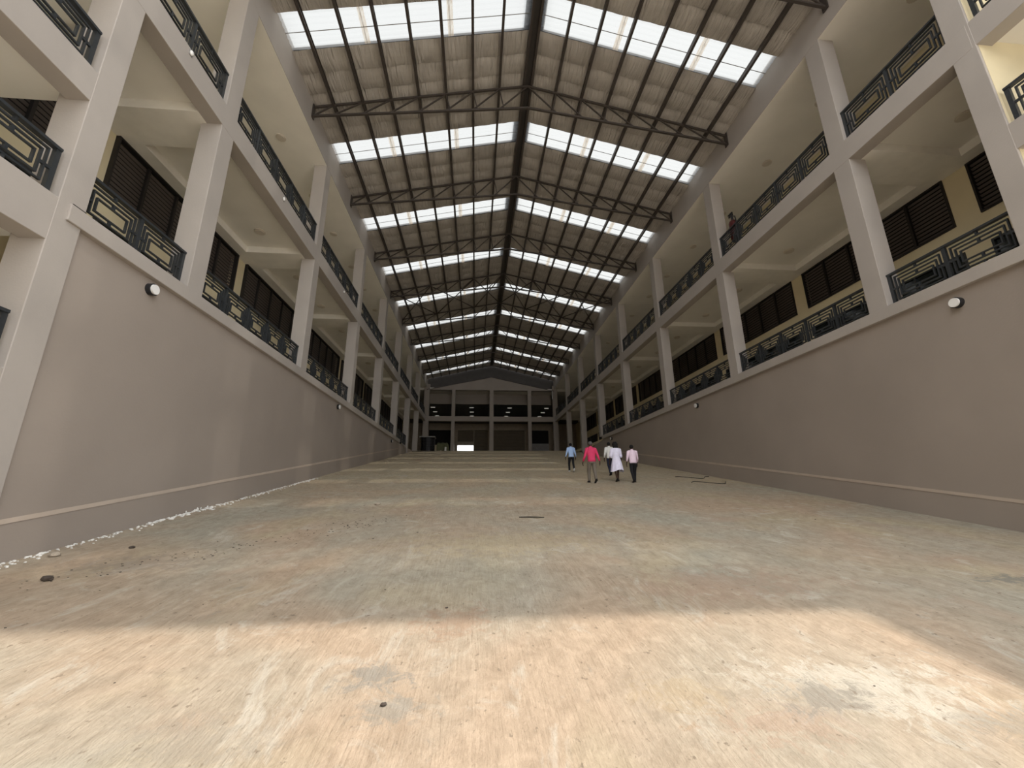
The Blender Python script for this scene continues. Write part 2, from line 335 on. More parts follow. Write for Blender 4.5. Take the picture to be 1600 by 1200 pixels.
# ------------------------------------------------------------------ columns, edge beams, gallery slabs, ceilings, back walls
for k, d in SIDE.items():
    x, s, W = d['x'], d['s'], d['wall']; xi = x + s * CW
    def bx(m, a, b, *r): m.box(min(a, b), max(a, b), *r)
    ys = [(d['z0'], d['z1'], ramp(d['z0']) - .5)] + [(c, c + CW, LED1 if c < 33 else ramp(c) - .3) for c in d['cols']] + [(1.6, 2.05, ramp(1.6) - 0.5)]
    for i, (a, b, zb) in enumerate(ys):
        m = MB(); bx(m, x + s * 0.004, xi, a, b, zb, E0 + 0.02)
        lab = ('taupe column beside the stair bay ' if i == 0 else 'taupe column at the outer end of the stair bay ' if i == len(ys) - 1 else ordn(i) + ' taupe column past the stair bay ') + d['who']
        struct(m, 'column', M['taupe'], lab, bevel=0.012)
    y0 = d['z0'] + 0.05
    m = MB(); bx(m, x, x + s * 0.35, y0, YEND, B0, B1)
    struct(m, 'gallery_beam', M['taupe'], 'taupe edge beam of the upper gallery ' + d['who'], bevel=0.01)
    m = MB(); bx(m, x - s * 0.002, x + s * 0.3, 1.6, YEND + .6, E0, ZE + 0.25)
    struct(m, 'eave_beam', M['taupe'], 'deep taupe eave beam under the roof ' + d['who'], bevel=0.01)
    # slabs
    m = MB(); bx(m, x + s * 0.46, W, y0, YEND, LED0, 4.12)
    struct(m, 'gallery_floor', M['cream'], 'lower gallery floor ' + d['who'])
    m = MB(); bx(m, x + s * 0.34, W, y0, YEND, 8.6, 8.93)
    struct(m, 'ceiling', M['ceil'], 'cream ceiling of the lower gallery ' + d['who'])
    m = MB(); bx(m, x + s * 0.012, W, 1.6, YEND + .6, E0 - .004, E0 + 0.35)
    struct(m, 'ceiling', M['ceil'], 'cream ceiling of the upper gallery ' + d['who'])
    # dropped ceiling borders round every bay
    m = MB(); xb = -8.25 if k == 'l' else 12.45
    bx(m, xb, W, y0, YEND, B0, 8.6)
    for c in d['cols']:
        cy = c + CW / 2; bx(m, x + s * 0.345, xb, cy - .545, cy + .545, B0 + .001, 8.6)
    bx(m, x + s * 0.345, xb, y0, d['z1'] + .3, B0 + .001, 8.6)
    struct(m, 'ceiling', M['cove'], 'dropped cream ceiling border of the lower gallery ' + d['who'])
    # back wall: solid bands and piers, windows between them
    m = MB(); w0, w1 = W, W + s * 0.25
    bx(m, w0, w1, 1.6, YEND + 24, 6.1, 6.88)
    bx(m, w0, w1, 1.6, YEND + 24, 8.37, 13.4)
    bx(m, w0, w1, 1.6, 5.0, ramp(-4) - .3, 6.1); bx(m, w0, w1, 1.6, 5.0, 6.88, 8.37)
    bx(m, w0, w1, 5.0, YEND + 24, ramp(-4) - .3, 4.12)
    edges = [5.0 + (.1 if k == 'l' else 0.1)]
    wins = []
    pc = [d['z0'] + .2] + [c + CW / 2 for c in d['cols']] + [YEND]
    for i, c in enumerate(pc):
        bx(m, w0, w1, c - .29, c + .29, 4.12, 6.1); bx(m, w0, w1, c - .29, c + .29, 6.88, 8.37)
        if i < len(pc) - 1: wins.append((c + .29, pc[i + 1] - .29))
    bx(m, w0, w1, 5.0, pc[0] - .29, 4.12, 6.1); bx(m, w0, w1, 5.0, pc[0] - .29, 6.88, 8.37); bx(m, w0, w1, YEND + .29, YEND + 24, 4.12, 6.1); bx(m, w0, w1, YEND + .29, YEND + 24, 6.88, 8.37)
    d['wins'] = wins
    struct(m, 'wall_' + ('left' if k == 'l' else 'right'), M['cream'], 'yellow cream back wall of the galleries ' + d['who'])
    # wing roof and shut-in behind the windows
    m = MB(); bx(m, x + s * 0.28, W + s * 0.3, 1.6, YEND + 24, 13.2, 13.4)
    struct(m, 'roof', M['gable'], 'flat roof over the galleries ' + d['who'])

# added unseen wing along the yard, blocking part of the sky
m = MB(); m.box(-30, -8.6, -34, 1.5, ramp(-4), 13.6)
struct(m, 'wall_skyblock_side', M['taupe'], 'added unseen wing along the entrance yard, blocking sky light')

m = MB(); m.box(-30, 3, -26, -12, ramp(-4) - .1, 13.0)  # added unseen block, cuts the low sky light entering the hall
struct(m, 'wall_skyblock_opposite', M['taupe'], 'added unseen block across the entrance yard, cutting sky light')

# stair-bay landings beside the entrance
for k, d in SIDE.items():
    x, s, W = d['x'], d['s'], d['wall']
    def bx(m, a, b, *r): m.box(min(a, b), max(a, b), *r)
    for j, (za, zb) in enumerate(((1.05, 1.6), (3.47, 4.15), (5.9, 6.44), (8.37, 8.95))):
        m = MB(); ye = d['z0'] + 0.04
        bx(m, x + s * 0.008, x + s * 0.35, 1.9, ye, za, zb)
        struct(m, 'landing_beam', M['taupe'], ordn(j) + ' landing beam up from the ground in the stair bay ' + d['who'], bevel=0.01)
        m = MB(); bx(m, x + s * 0.34, W, 1.9, d['z0'] + .16, za + 0.12, zb - 0.02)
        struct(m, 'landing_slab', M['ceil'], ordn(j) + ' landing slab up from the ground in the stair bay ' + d['who'])
m = MB(); m.box(9.64, 12.9, 5.235, 5.30, 4.0, 12.5)
struct(m, 'wall_stair', M['cream'], 'bright cream side wall of the stair bay above the people')

# ------------------------------------------------------------------ louvred windows and shop fronts
slat_cache = {}
nwin = 0; ndoor = 0
for k, d in SIDE.items():
    s, W = d['s'], d['wall']
    for i, (a, b) in enumerate(d['wins']):
        nwin += 1; L = b - a
        root = bpy.data.objects.new('window_%d' % nwin, None); C.objects.link(root); root.location = (W * S, a * S, 6.88 * S)
        tag(root, ordn(i) + ' dark louvred window from the stair bay in the wall ' + d['who'], None, None, 'structure')
        H = 8.37 - 6.88
        f = MB(); t = 0.05
        f.box(-.04, .10, 0, L, 0, t); f.box(-.04, .10, 0, L, H - t, H); f.box(-.04, .10, 0, t, t, H - t); f.box(-.04, .10, L - t, L, t, H - t)
        build(f, 'window_frame', M['frame'], root)
        nm_ = max(1, round(L / 1.05))
        for q in range(1, nm_):
            mu = MB(); mu.box(-.05 if s > 0 else -.02, .02 if s > 0 else .05, L * q / nm_ - .035, L * q / nm_ + .035, t, H - t); build(mu, 'mullion', M['frame'], root)
        bp_ = MB(); bp_.box(.16 if s > 0 else -.22, .22 if s > 0 else -.16, -.1, L + .1, -.1, H + .1); build(bp_, 'dark_room_panel', M['dark'], root)  # black panel stands in for the unlit room behind the slats
        key = (k, round(L, 2)); ns = 12
        if key not in slat_cache:
            q = MB(); p = (H - 2 * t) / ns
            # each slat tilts outwards at its foot
            q.bar((0, t, 0), (0, L - t, 0), 0.012, 0.068, up=(-s * 0.62, 0, 0.78)); slat_cache[key] = q.mesh('slat', M['louvre'])
        for j in range(ns): put('slat', slat_cache[key], root, (s * 0.045, 0, t + (j + .5) * (H - 2 * t) / ns))
        # shop front below
        ndoor += 1
        root = bpy.data.objects.new('door_%d' % ndoor, None); C.objects.link(root); root.location = (W * S, a * S, 4.12 * S)
        tag(root, ordn(i) + ' dark glazed shop front from the stair bay in the wall ' + d['who'], None, None, 'structure')
        H = 6.1 - 4.12; f = MB()
        f.box(-.03, .08, 0, L, H - t, H); f.box(-.03, .08, 0, L, 0, t); f.box(-.03, .08, 0, t, t, H - t); f.box(-.03, .08, L - t, L, t, H - t)
        build(f, 'door_frame', M['rail'], root)
        np_ = max(2, round(L / 1.3))
        for q in range(np_):
            g = MB(); g.box(.02, .035, t + (L - 2 * t) * q / np_ + .02, t + (L - 2 * t) * (q + 1) / np_ - .02, t, H - t); build(g, 'pane', M['glass'], root)
            if q: g = MB(); g.box(-.03, .06, t + (L - 2 * t) * q / np_ - .02, t + (L - 2 * t) * q / np_ + .02, t, H - t); build(g, 'mullion', M['rail'], root)
        g = MB(); g.box(.2 if s > 0 else -.3, .3 if s > 0 else -.2, -.1, L + .1, -.02, H + .02); build(g, 'dark_room_panel', M['dark'], root)  # black panel again for the unlit shop inside

# ------------------------------------------------------------------ railings with fretwork panels
rcache = {}
def rmesh(key, f, mt):
    if key not in rcache: rcache[key] = f().mesh(key[0], mt)
    return rcache[key]
def fret(pw, ph):
    m = MB(); b = 0.024; e = .019
    def rect(i, j):
        y0, y1, z0, z1 = i, pw - i, j, ph - j
        m.box(-e, e, y0 - b / 2, y1 + b / 2, z0 - b / 2, z0 + b / 2); m.box(-e, e, y0 - b / 2, y1 + b / 2, z1 - b / 2, z1 + b / 2)
        m.box(-e, e, y0 - b / 2, y0 + b / 2, z0 + b / 2, z1 - b / 2); m.box(-e, e, y1 - b / 2, y1 + b / 2, z0 + b / 2, z1 - b / 2)
    I = [.075, .150, .230]; J = [ph * .11, ph * .22, ph * .34]
    for i, j in zip(I, J): rect(i, j)
    c = pw / 2; h = ph / 2; t = 0.02
    m.box(-e, e, c - t, c + t, 0, J[0]); m.box(-e, e, c - t, c + t, ph - J[0], ph)
    m.box(-e, e, c - t, c + t, J[1], J[2]); m.box(-e, e, c - t, c + t, ph - J[2], ph - J[1])
    m.box(-e, e, 0, I[0], h - t, h + t); m.box(-e, e, pw - I[0], pw, h - t, h + t)
    m.box(-e, e, I[0], I[1], h - t, h + t); m.box(-e, e, pw - I[1], pw - I[0], h - t, h + t)
    return m
def railing(x, y0, y1, zb, h, n, label, group, rz=0):
    L = round(y1 - y0, 3); r = thing('railing', (x, y0, zb), label, 'railing', group)
    put('handrail', rmesh(('handrail', L, h), lambda: MB().box(-.045, .045, 0.0, L, h - .045, h), M['rail']), r)
    put('bottom_rail', rmesh(('bottom_rail', L), lambda: MB().box(-.03, .03, 0.0, L, 0.0, .05), M['rail']), r)
    ps = 0.07; pw = (L - (n + 1) * ps) / n; ph = h - .095
    for i in range(n + 1): put('post', rmesh(('post', h), lambda: MB().box(-.03, .03, 0, ps, .05, h - .045), M['rail']), r, (0, i * (pw + ps), 0))
    fm = rmesh(('fret_panel', round(pw, 3), h), lambda: fret(pw, ph), M['rail'])
    for i in range(n): put('fret_panel', fm, r, (0, ps + i * (pw + ps), .05))
    return r
for k, d in SIDE.items():
    x, s = d['x'], d['s']; xr = x + s * 0.20
    bays = [(d['z1'], d['cols'][0], 2)] + [(d['cols'][i] + CW, d['cols'][i + 1], 5) for i in range(6)] + [(d['cols'][6] + CW, YEND - .3, 5)]
    for i, (a, b, n) in enumerate(bays):
        if i < 6 and (i < 5 or k == 'l'):
            railing(xr, a, b, LED1, 0.81, n, 'dark fretwork railing in bay %s of the lower gallery %s' % (ordn(i) + ' from the entrance', d['who']), 'lower gallery railings ' + d['who'])
        railing(x + s * 0.13, a, b, B1, 0.91, n, 'dark fretwork railing in bay %s of the upper gallery %s' % (ordn(i) + ' from the entrance', d['who']), 'upper gallery railings ' + d['who'])
    for j, (zb, ln) in enumerate(((1.6, 'lowest'), (4.15, 'middle'), (6.44, 'upper'), (8.95, 'topmost'))):
        if k == 'r' and j < 2: continue
        railing(x + s * 0.12, 2.05, d['z0'] - .06, zb, 0.76, 3, 'dark fretwork railing on the %s stair landing %s' % (ln, d['who']), 'stair landing railings ' + d['who'])

# ------------------------------------------------------------------ roof: sheets, skylights, purlins
roof = bpy.data.objects.new('ceiling', None); C.objects.link(roof); roof.location = (XC * S, YROOF * S, ZR * S)
tag(roof, 'pitched hall roof of wrinkled insulation sheets and skylight strips', None, None, 'structure')
RO = Vector((XC, YROOF, ZR))
def rb(m, name, mt, smooth=False):
    m.v = [tuple(Vector(v) - RO) for v in m.v]; return build(m, name, mt, roof, smooth=smooth)
strips = [(9.35 + 4.68 * i, 10.48 + 4.68 * i) for i in range(9)]
strips = [(9.35 - 4.68, 10.48 - 4.68)] + strips
solid = []; y = YROOF
for a, b in strips: solid.append((y, a)); y = b
solid.append((y, YEND + .2))
PUR = [-5.3 + i for i in range(7)]
PURX = PUR + [2 * XC - p for p in PUR]
def zoff(x): return roofz(x)
for (a, b) in solid:
    n = max(1, round((b - a) / .71)); wdt = (b - a) / n
    for i in range(n):
        ya, yb = a + i * wdt, a + (i + 1) * wdt
        for sd in (-1, 1):
            m = MB(); xs = []
            edge = [0.0] + [XC - p for p in reversed(PUR)] + [XC - XL]      # distance from the ridge
            for q in range(len(edge) - 1):
                for t in (0, .25, .5, .75): xs.append((edge[q] + (edge[q + 1] - edge[q]) * t, math.sin(t * math.pi)))
            xs.append((edge[-1], 0)); nyy = 5; ph = random.random() * 6
            for (dx, bul) in xs:
                for j in range(nyy + 1):
                    t = j / nyy; x = XC + sd * dx
                    z = roofz(x) - .015 - .07 * math.sin(math.pi * t) ** .7 * (.12 + .88 * bul) - .045 * t + .010 * math.sin(dx * 9 + ph) + random.uniform(-.004, .004)
                    m.v.append((x, ya + (yb - ya + .02) * t, z))
            for p in range(len(xs) - 1):
                for j in range(nyy):
                    q = p * (nyy + 1) + j; f = (q, q + 1, q + nyy + 2, q + nyy + 1)
                    m.f.append(f if sd > 0 else f[::-1]); m.m.append(0)
            rb(m, 'insulation_sheet', M['foil'], True)
    for sd in (-1, 1):
        xe = XC + sd * (XC - XL + .2); m = MB(); zz = .09
        p = [(XC, a, ZR + zz), (xe, a, roofz(xe) + zz), (xe, b, roofz(xe) + zz), (XC, b, ZR + zz)]
        m.quad(*p); m.quad(*[(u, v, z + .03) for u, v, z in reversed(p)]); m.quad((XC, a, ZR + zz), (XC, a, ZR + zz + .03), (xe, a, roofz(xe) + zz + .03), (xe, a, roofz(xe) + zz))
        rb(m, 'roof_sheet', M['gable'])
laps = [XC - 1.79 * 0 - (XC - -1.02), ]
for si, (a, b) in enumerate(strips):
    for sd in (-1, 1):
        dl = [0.18, 2.83, 5.50, XC - XL + .05]
        for q in range(3):
            m = MB(); d0, d1 = dl[q], dl[q + 1] + (.0 if q == 2 else .02); n = 28
            for dx in (d0, d1):
                x = XC + sd * dx
                for j in range(n + 1):
                    t = j / n; wv = .018 * max(-.6, min(.6, math.sin(t * 2 * math.pi * 7))) / .6
                    m.v.append((x, a - .03 + (b - a + .06) * t, roofz(x) + .05 + wv - .004 * q))
            for j in range(n):
                f = (j, j + 1, n + 2 + j, n + 1 + j); m.f.append(f if sd > 0 else f[::-1]); m.m.append(0)
            rb(m, 'skylight_sheet', M['skysheet'])
        for dx in (2.83, 5.50):
            m = MB(); x0, x1 = XC + sd * (dx - .10), XC + sd * (dx + .08)
            m.quad((x0, a, roofz(x0) + .02), (x1, a, roofz(x1) + .02), (x1, b, roofz(x1) + .02), (x0, b, roofz(x0) + .02)); rb(m, 'lap_strip', M['lap'])
        m = MB(); x0, x1 = XC + sd * .15, XC + sd * (XC - XL); ym = a + (b - a) * .56
        m.bar((x0, ym, roofz(x0) + .022), (x1, ym, roofz(x1) + .022), .018, .012); rb(m, 'seam_bar', M['greylid'])
def channel(x, y0, y1, zt, h, wd):
    m = MB(); t = .014
    m.box(x - wd / 2, x - wd / 2 + t, y0, y1, zt - h, zt); m.box(x - wd / 2 + t, x + wd / 2, y0, y1, zt - h, zt - h + t); m.box(x - wd / 2 + t, x + wd / 2, y0, y1, zt - t, zt)
    m.box(x + wd / 2 - t, x + wd / 2, y0, y1, zt - h + t, zt - h + .035); return m
for x in PURX: rb(channel(x, YROOF, YEND, roofz(x) - .085, .165, .085), 'purlin', M['steel'])
for x in (XC - .145, XC + .145): rb(channel(x, YROOF, YEND, ZR - .115, .18, .085), 'ridge_purlin', M['steel'])
m = MB(); m.box(XC - .19, XC + .19, YROOF, YEND, ZR - .17, ZR - .15); rb(m, 'ridge_flashing', M['gable'])
m = MB(); m.box(XC - .35, XC + .35, YROOF, YEND, ZR + .10, ZR + .14); rb(m, 'ridge_cap', M['gable'])

# ------------------------------------------------------------------ trusses
def tcz(x): return 15.18 - .222 * abs(x - XC)
def bcz(x): return 14.13 - .137 * abs(x - XC)
tr_parts = None
TY = [7.62 + 4.68 * k for k in range(9)]
def make_truss():
    P = []
    for sd in (-1, 1):
        xe = XL + .02 if sd < 0 else XR - .02
        P.append(('top_chord', MB().bar((XC, 0, tcz(XC)), (xe, 0, tcz(xe)), .07)))
        P.append(('bottom_chord', MB().bar((XC, 0, bcz(XC)), (xe, 0, bcz(xe)), .07)))
        nodes = [xe] + ([p for p in PUR] if sd < 0 else [2 * XC - p for p in PUR]) + [XC]
        for i in range(len(nodes) - 1):
            P.append(('web_bar', MB().bar((nodes[i], 0, bcz(nodes[i])), (nodes[i + 1], 0, tcz(nodes[i + 1])), .042)))
        for i in (5, 6, 7): P.append(('web_bar', MB().bar((nodes[i] - sd * .18, 0, bcz(nodes[i])), (nodes[i], 0, tcz(nodes[i])), .035)))
        P.append(('bearing_plate', MB().box(min(xe, xe - sd * .03), max(xe, xe - sd * .03), -.09, .09, bcz(xe) - .1, tcz(xe) + .08)))
    return [(n, mb.mesh(n, M['steel'])) for n, mb in P]
tp = make_truss()
for k, y in enumerate(TY):
    extra = ', braced to the next one' if k == 4 else ', braced to the one before' if k == 5 else ''
    r = thing('roof_truss', (0, y, 0), '%s brown steel roof truss from the entrance%s' % (ordn(k), extra), 'truss', 'steel roof trusses')
    for n, me in tp: put(n, me, r)
br = thing('roof_bracing', (XC, TY[4], 15.0), 'crossed brown bracing rods between the fifth and sixth roof trusses', 'bracing')
BN = [XL + .05, -3.3, -.3, XC]
for sd in (-1, 1):
    N = [n if sd < 0 else 2 * XC - n for n in BN]
    for i in range(3):
        for (ya, yb) in ((TY[4], TY[5]), (TY[5], TY[4])):
            m = MB(); p, q = Vector((N[i], ya, tcz(N[i]) - .05)), Vector((N[i + 1], yb, tcz(N[i + 1]) - .05)); o = Vector((XC, TY[4], 15.0))
            m.bar(p - o, q - o, .05, .05); build(m, 'bracing_rod', M['steel'], br)

# ------------------------------------------------------------------ end building across the head of the hall
Y1 = YEND
m = MB()
ecol = [(XL - .3, XL + .35), (-2.98, -2.56), (1.60, 2.09), (6.28, 6.70), (XR - .2, XR + .4)]  # end front takes darker wall paint to stand in for deep shade
for i, (a, b) in enumerate(ecol):
    mm = MB().box(a, b, Y1, Y1 + .5, 4.1, 12.9); struct(mm, 'column', M['taupe_wall'], '%s taupe column of the far end front, counted from the tank' % ordn(i))
mm = MB().box(XL, XR, Y1 + .03, Y1 + .45, B0, B1); struct(mm, 'gallery_beam', M['taupe_wall'], 'taupe beam across the far end front')
mm = MB(); gz = lambda x: 13.85 - .215 * abs(x - XC)
prof = [(XL, 12.2), (XR, 12.2), (XR, gz(XR)), (XC, gz(XC)), (XL, gz(XL))]
for yy in (Y1 + .02, Y1 + .3): mm.v += [(px, yy, pz) for px, pz in prof]
mm.f += [(0, 1, 2, 3, 4), (9, 8, 7, 6, 5)] + [(j, 5 + j, 5 + (j + 1) % 5, (j + 1) % 5) for j in range(5)]; mm.m += [0] * 7
struct(mm, 'wall_back', M['taupe_wall'], 'taupe gable wall above the far end front')
mm = MB(); prof = [(XL - .3, 12.4), (XR + .3, 12.4), (XR + .3, roofz(XR) + .1), (XC, ZR + .1), (XL - .3, roofz(XL) + .1)]
for yy in (Y1 + .35, Y1 + .4): mm.v += [(px, yy, pz) for px, pz in prof]
mm.f += [(0, 1, 2, 3, 4), (9, 8, 7, 6, 5)] + [(j, 5 + j, 5 + (j + 1) % 5, (j + 1) % 5) for j in range(5)]; mm.m += [0] * 7
struct(mm, 'wall_gable', M['gable'], 'dark grey sheet standing in for the shaded space between end wall and roof')  # dark sheet put in for the unlit space under the far roof
for sd in (-1, 1):  # dark bars put in for the shadow line along the gable top
    xe = XL if sd < 0 else XR
    mm = MB().bar((XC, Y1 + .0, gz(XC) + .03), (xe, Y1 + .0, gz(xe) + .03), .07, .05); ntrim += 1
    struct(mm, 'trim_%d' % ntrim, M['gable'], 'dark strip for the shadow line on the ' + ('tank' if sd < 0 else 'people') + ' side of the far gable wall')
# deep dark floors behind the front
mm = MB().box(LW, RW, Y1 + .4, Y1 + 24, 8.6, 8.93); struct(mm, 'floor', M['gable'], 'upper floor slab behind the far end front')
mm = MB().box(LW, RW, Y1 + .3, Y1 + 24, 12.22, 12.515); struct(mm, 'ceiling', M['ceil'], 'ceiling of the dark upper floor behind the far front')
mm = MB().box(LW, RW, Y1 + 23.8, Y1 + 24, 8.9, 12.3); struct(mm, 'wall_back', M['gable'], 'rear wall of the dark upper floor at the far end')
mm = MB().box(XL, XR, Y1 + 2.2, Y1 + 2.4, 10.9, 12.25); struct(mm, 'wall_bulkhead', M['taupe_wall'], 'hanging taupe bulkhead behind the far end columns')
mm = MB()
for a, b in ((LW, -5.9), (-2.9, -2.3), (1.5, 2.2), (6.2, 7.0), (9.3, RW)): mm.box(a, b, 52.2, 52.4, 4.1, 8.6)
mm.box(-5.9, -2.9, 52.2, 52.4, 7.75, 8.6); mm.box(-2.3, 1.5, 52.2, 52.4, 7.75, 8.6); mm.box(2.2, 6.2, 52.2, 52.4, 7.75, 8.6); mm.box(7.0, 9.3, 52.2, 52.4, 7.75, 8.6)
struct(mm, 'wall_back', M['tan'], 'brownish ground floor wall behind the far end columns')
mm = MB().box(-5.9, -2.9, 52.3, 52.36, 4.1, 7.75); struct(mm, 'door_40', M['dark'], 'dark doorway behind the tank at the far end')  # black sheets fill this doorway and the next opening as unlit depth
mm = MB().box(7.0, 9.3, 52.3, 52.36, 6.05, 7.75); struct(mm, 'window_40', M['dark'], 'dark opening above a grey counter wall at the far end')
mm = MB().box(7.0, 9.3, 52.1, 52.4, 4.1, 6.05); struct(mm, 'wall_counter', M['greylid'], 'grey counter wall under the dark opening at the far end')
r = bpy.data.objects.new('door_41', None); C.objects.link(r); r.location = (0, 52.3 * S, 0); tag(r, 'brown roller shutter half raised over bright daylight', None, None, 'structure')
for i in range(9): build(MB().box(-.25, 1.5, -.04, .02, 4.12 + i * .4, 4.12 + i * .4 + .385), 'slat', M['brown'], r)
for i in range(4): build(MB().box(-2.3, -.25, -.04, .02, 6.3 + i * .36, 6.3 + i * .36 + .345), 'slat', M['brown'], r)
build(MB().box(-2.3, -.25, -.10, .04, 5.85, 6.3), 'bottom_bar', M['tan'], r)
build(MB().box(-.29, -.21, -.1, .04, 4.12, 7.75), 'guide_rail', M['tan'], r)
build(MB().box(-.25, 1.5, .02, .06, 4.12, 7.75).box(-2.3, -.25, .02, .06, 5.9, 7.75), 'backing', M['dark'], r)
r = bpy.data.objects.new('door_42', None); C.objects.link(r); r.location = (0, 52.3 * S, 0); tag(r, 'closed brown roller shutter beside the half raised one', None, None, 'structure')
for i in range(9): build(MB().box(2.2, 6.2, -.04, .02, 4.12 + i * .4, 4.12 + i * .4 + .385), 'slat', M['brown'], r)

build(MB().box(2.2, 6.2, .02, .06, 4.12, 7.75), 'backing', M['dark'], r)

# ------------------------------------------------------------------ lamps
def disc(m, c, ax, r, t, n=20):
    m.tube([c, Vector(c) + Vector(ax) * t], r, n)
def bulkhead(x, s, y, z, label):
    r = thing('wall_lamp', (x, y, z), label, 'lamp', 'round wall lamps')
    m = MB(); disc(m, (0, 0, 0), (-s, 0, 0), .11, .085); build(m, 'housing', M['blackplastic'], r)
    m = MB(); disc(m, (-s * .085, 0, 0), (-s, 0, 0), .092, .03); build(m, 'diffuser', M['white'], r)
for i, (y, z) in enumerate(((7.47, 3.70), (18.28, 3.71), (30.3, 3.68))): bulkhead(XL - .07, -1, y, z, ordn(i) + ' round black and white wall lamp on the wall across from the people')
for i, (y, z) in enumerate(((6.79, 3.64), (16.9, 3.64), (28.6, 3.7))): bulkhead(XR + .07, 1, y, z, ordn(i) + ' round black and white wall lamp on the wall beside the people')
for i, (y, z) in enumerate(((7.02, 8.86), (11.32, 8.79), (17.33, 8.77), (28.8, 8.77))):
    r = thing('beam_lamp', (XL, y, z), ordn(i) + ' small white oval lamp on the upper gallery beam opposite the people', 'lamp', 'white lamps on the beam')
    m = MB(); m.blob((.02, 0, 0), .06, .5, .75, 1.0, 0, 12, 8); build(m, 'cover', M['white'], r, smooth=True)
    m = MB(); m.box(0, .012, -.05, .05, -.07, .07); build(m, 'base', M['greylid'], r)
rim = MB(); disc(rim, (0, 0, 0), (0, 0, -1), .17, .035, 22); rim = rim.mesh('rim', M['lightdisc'])
dif = MB(); disc(dif, (0, 0, -.035), (0, 0, -1), .14, .02, 22); dif = dif.mesh('diffuser', M['lightdisc'])
lm = mat('lamp_glow', (0.8, 0.8, 0.78), 0.4); lm.node_tree.nodes['Principled BSDF'].inputs['Emission Color'].default_value = (1, .95, .85, 1); lm.node_tree.nodes['Principled BSDF'].inputs['Emission Strength'].default_value = 0.30
for k, d in SIDE.items():
    xl = -7.36 if k == 'l' else 11.45
    for lev, z, lx in (('lower', 8.6, xl), ('upper', E0, xl - d['s'] * .17)):
        pos = [(6.85 if k == 'r' else 7.0, 'stair end bay', '')]
        for i in range(5):
            a, b = d['cols'][i] + CW, d['cols'][i + 1]
            pos += [(a + 1.35, ordn(i) + ' full bay', ', near end'), (b - 1.25, ordn(i) + ' full bay', ', far end')]
        for y, bay, which in pos:
            r = thing('ceiling_light', (lx, y, z), 'round ceiling light, %s of the %s gallery %s%s' % (bay, lev, d['who'], which), 'light', 'round gallery ceiling lights')
            put('rim', rim, r); put('diffuser', dif, r)
batten = MB().box(-.30, .30, -.07, .07, -.11, -.04).mesh('diffuser', lm); bcase = MB().box(-.33, .33, -.09, .09, -.04, 0).mesh('casing', M['lightdisc'])
for i, (x, y) in enumerate([(x, 59.5 + 3.4 * j) for j in range(4) for x in (-6.3, -.7, 4.9, 10.4)]):
    r = thing('ceiling_light', (x, y, 12.22), 'faint batten light, %s from the tank side, %s row of the dark far floor' % (ordn(i % 4), ordn(i // 4)), 'light', 'ceiling lights of the far upper floor')
    put('casing', bcase, r); put('diffuser', batten, r)
r = thing('white_strip', (XR + .49, 14.02, 6.42), 'slim white upright strip beside a lower gallery column', 'lamp')  # slim white upright strips, plain material without emission
build(MB().box(-.02, .02, -.02, .02, 0, .30), 'tube', M['white'], r); build(MB().box(.02, .04, -.03, .03, -.02, .32), 'holder', M['greylid'], r)
r = thing('white_strip', (9.36, 48.97, 11.2), 'slim white upright strip at the far end front', 'lamp')
build(MB().box(-.03, .03, -.05, 0, 0, .95), 'tube', M['white'], r); build(MB().box(-.05, .05, 0, .03, -.02, .97), 'holder', M['greylid'], r)

# dark strip put in for the shaded gap at the ledge end
m = MB(); m.box(-6.02, -5.985, 5.74, 5.95, 4.171, 4.19); tag(build(m, 'ledge_gap_strip', M['dark']), 'small dark strip for the shaded gap on the ledge beside the stair column', 'dark_gap')

# fire extinguisher behind the upper rail
r = thing('fire_extinguisher', (10.0, 13.27, 8.95), 'dark red fire extinguisher on a stand behind the upper gallery railing', 'extinguisher')
m = MB(); m.tube([(0, 0, .55), (0, 0, .60), (0, 0, 1.28), (0, 0, 1.37), (0, 0, 1.43)], [.11, .155, .155, .12, .05], 16); build(m, 'cylinder_body', M['redmetal'], r, smooth=True)
m = MB(); m.tube([(0, 0, 1.43), (0, 0, 1.66)], .045, 10); m.box(-.025, .025, -.05, .18, 1.64, 1.69); m.box(-.025, .025, -.05, .20, 1.74, 1.78); m.box(-.02, .02, -.05, .0, 1.66, 1.76); build(m, 'valve', M['blackplastic'], r)
m = MB(); m.tube([(0, -.03, 1.60), (0, -.16, 1.50), (0, -.20, 1.2), (0, -.18, .9)], .022, 8); build(m, 'hose', M['blackplastic'], r)
m = MB(); m.tube([(0, 0, 0), (0, 0, .55)], .035, 10); m.tube([(0, 0, 0), (0, 0, .03)], .18, 14); m.tube([(0, 0, .52), (0, 0, .55)], .14, 14); build(m, 'stand', M['steel'], r)

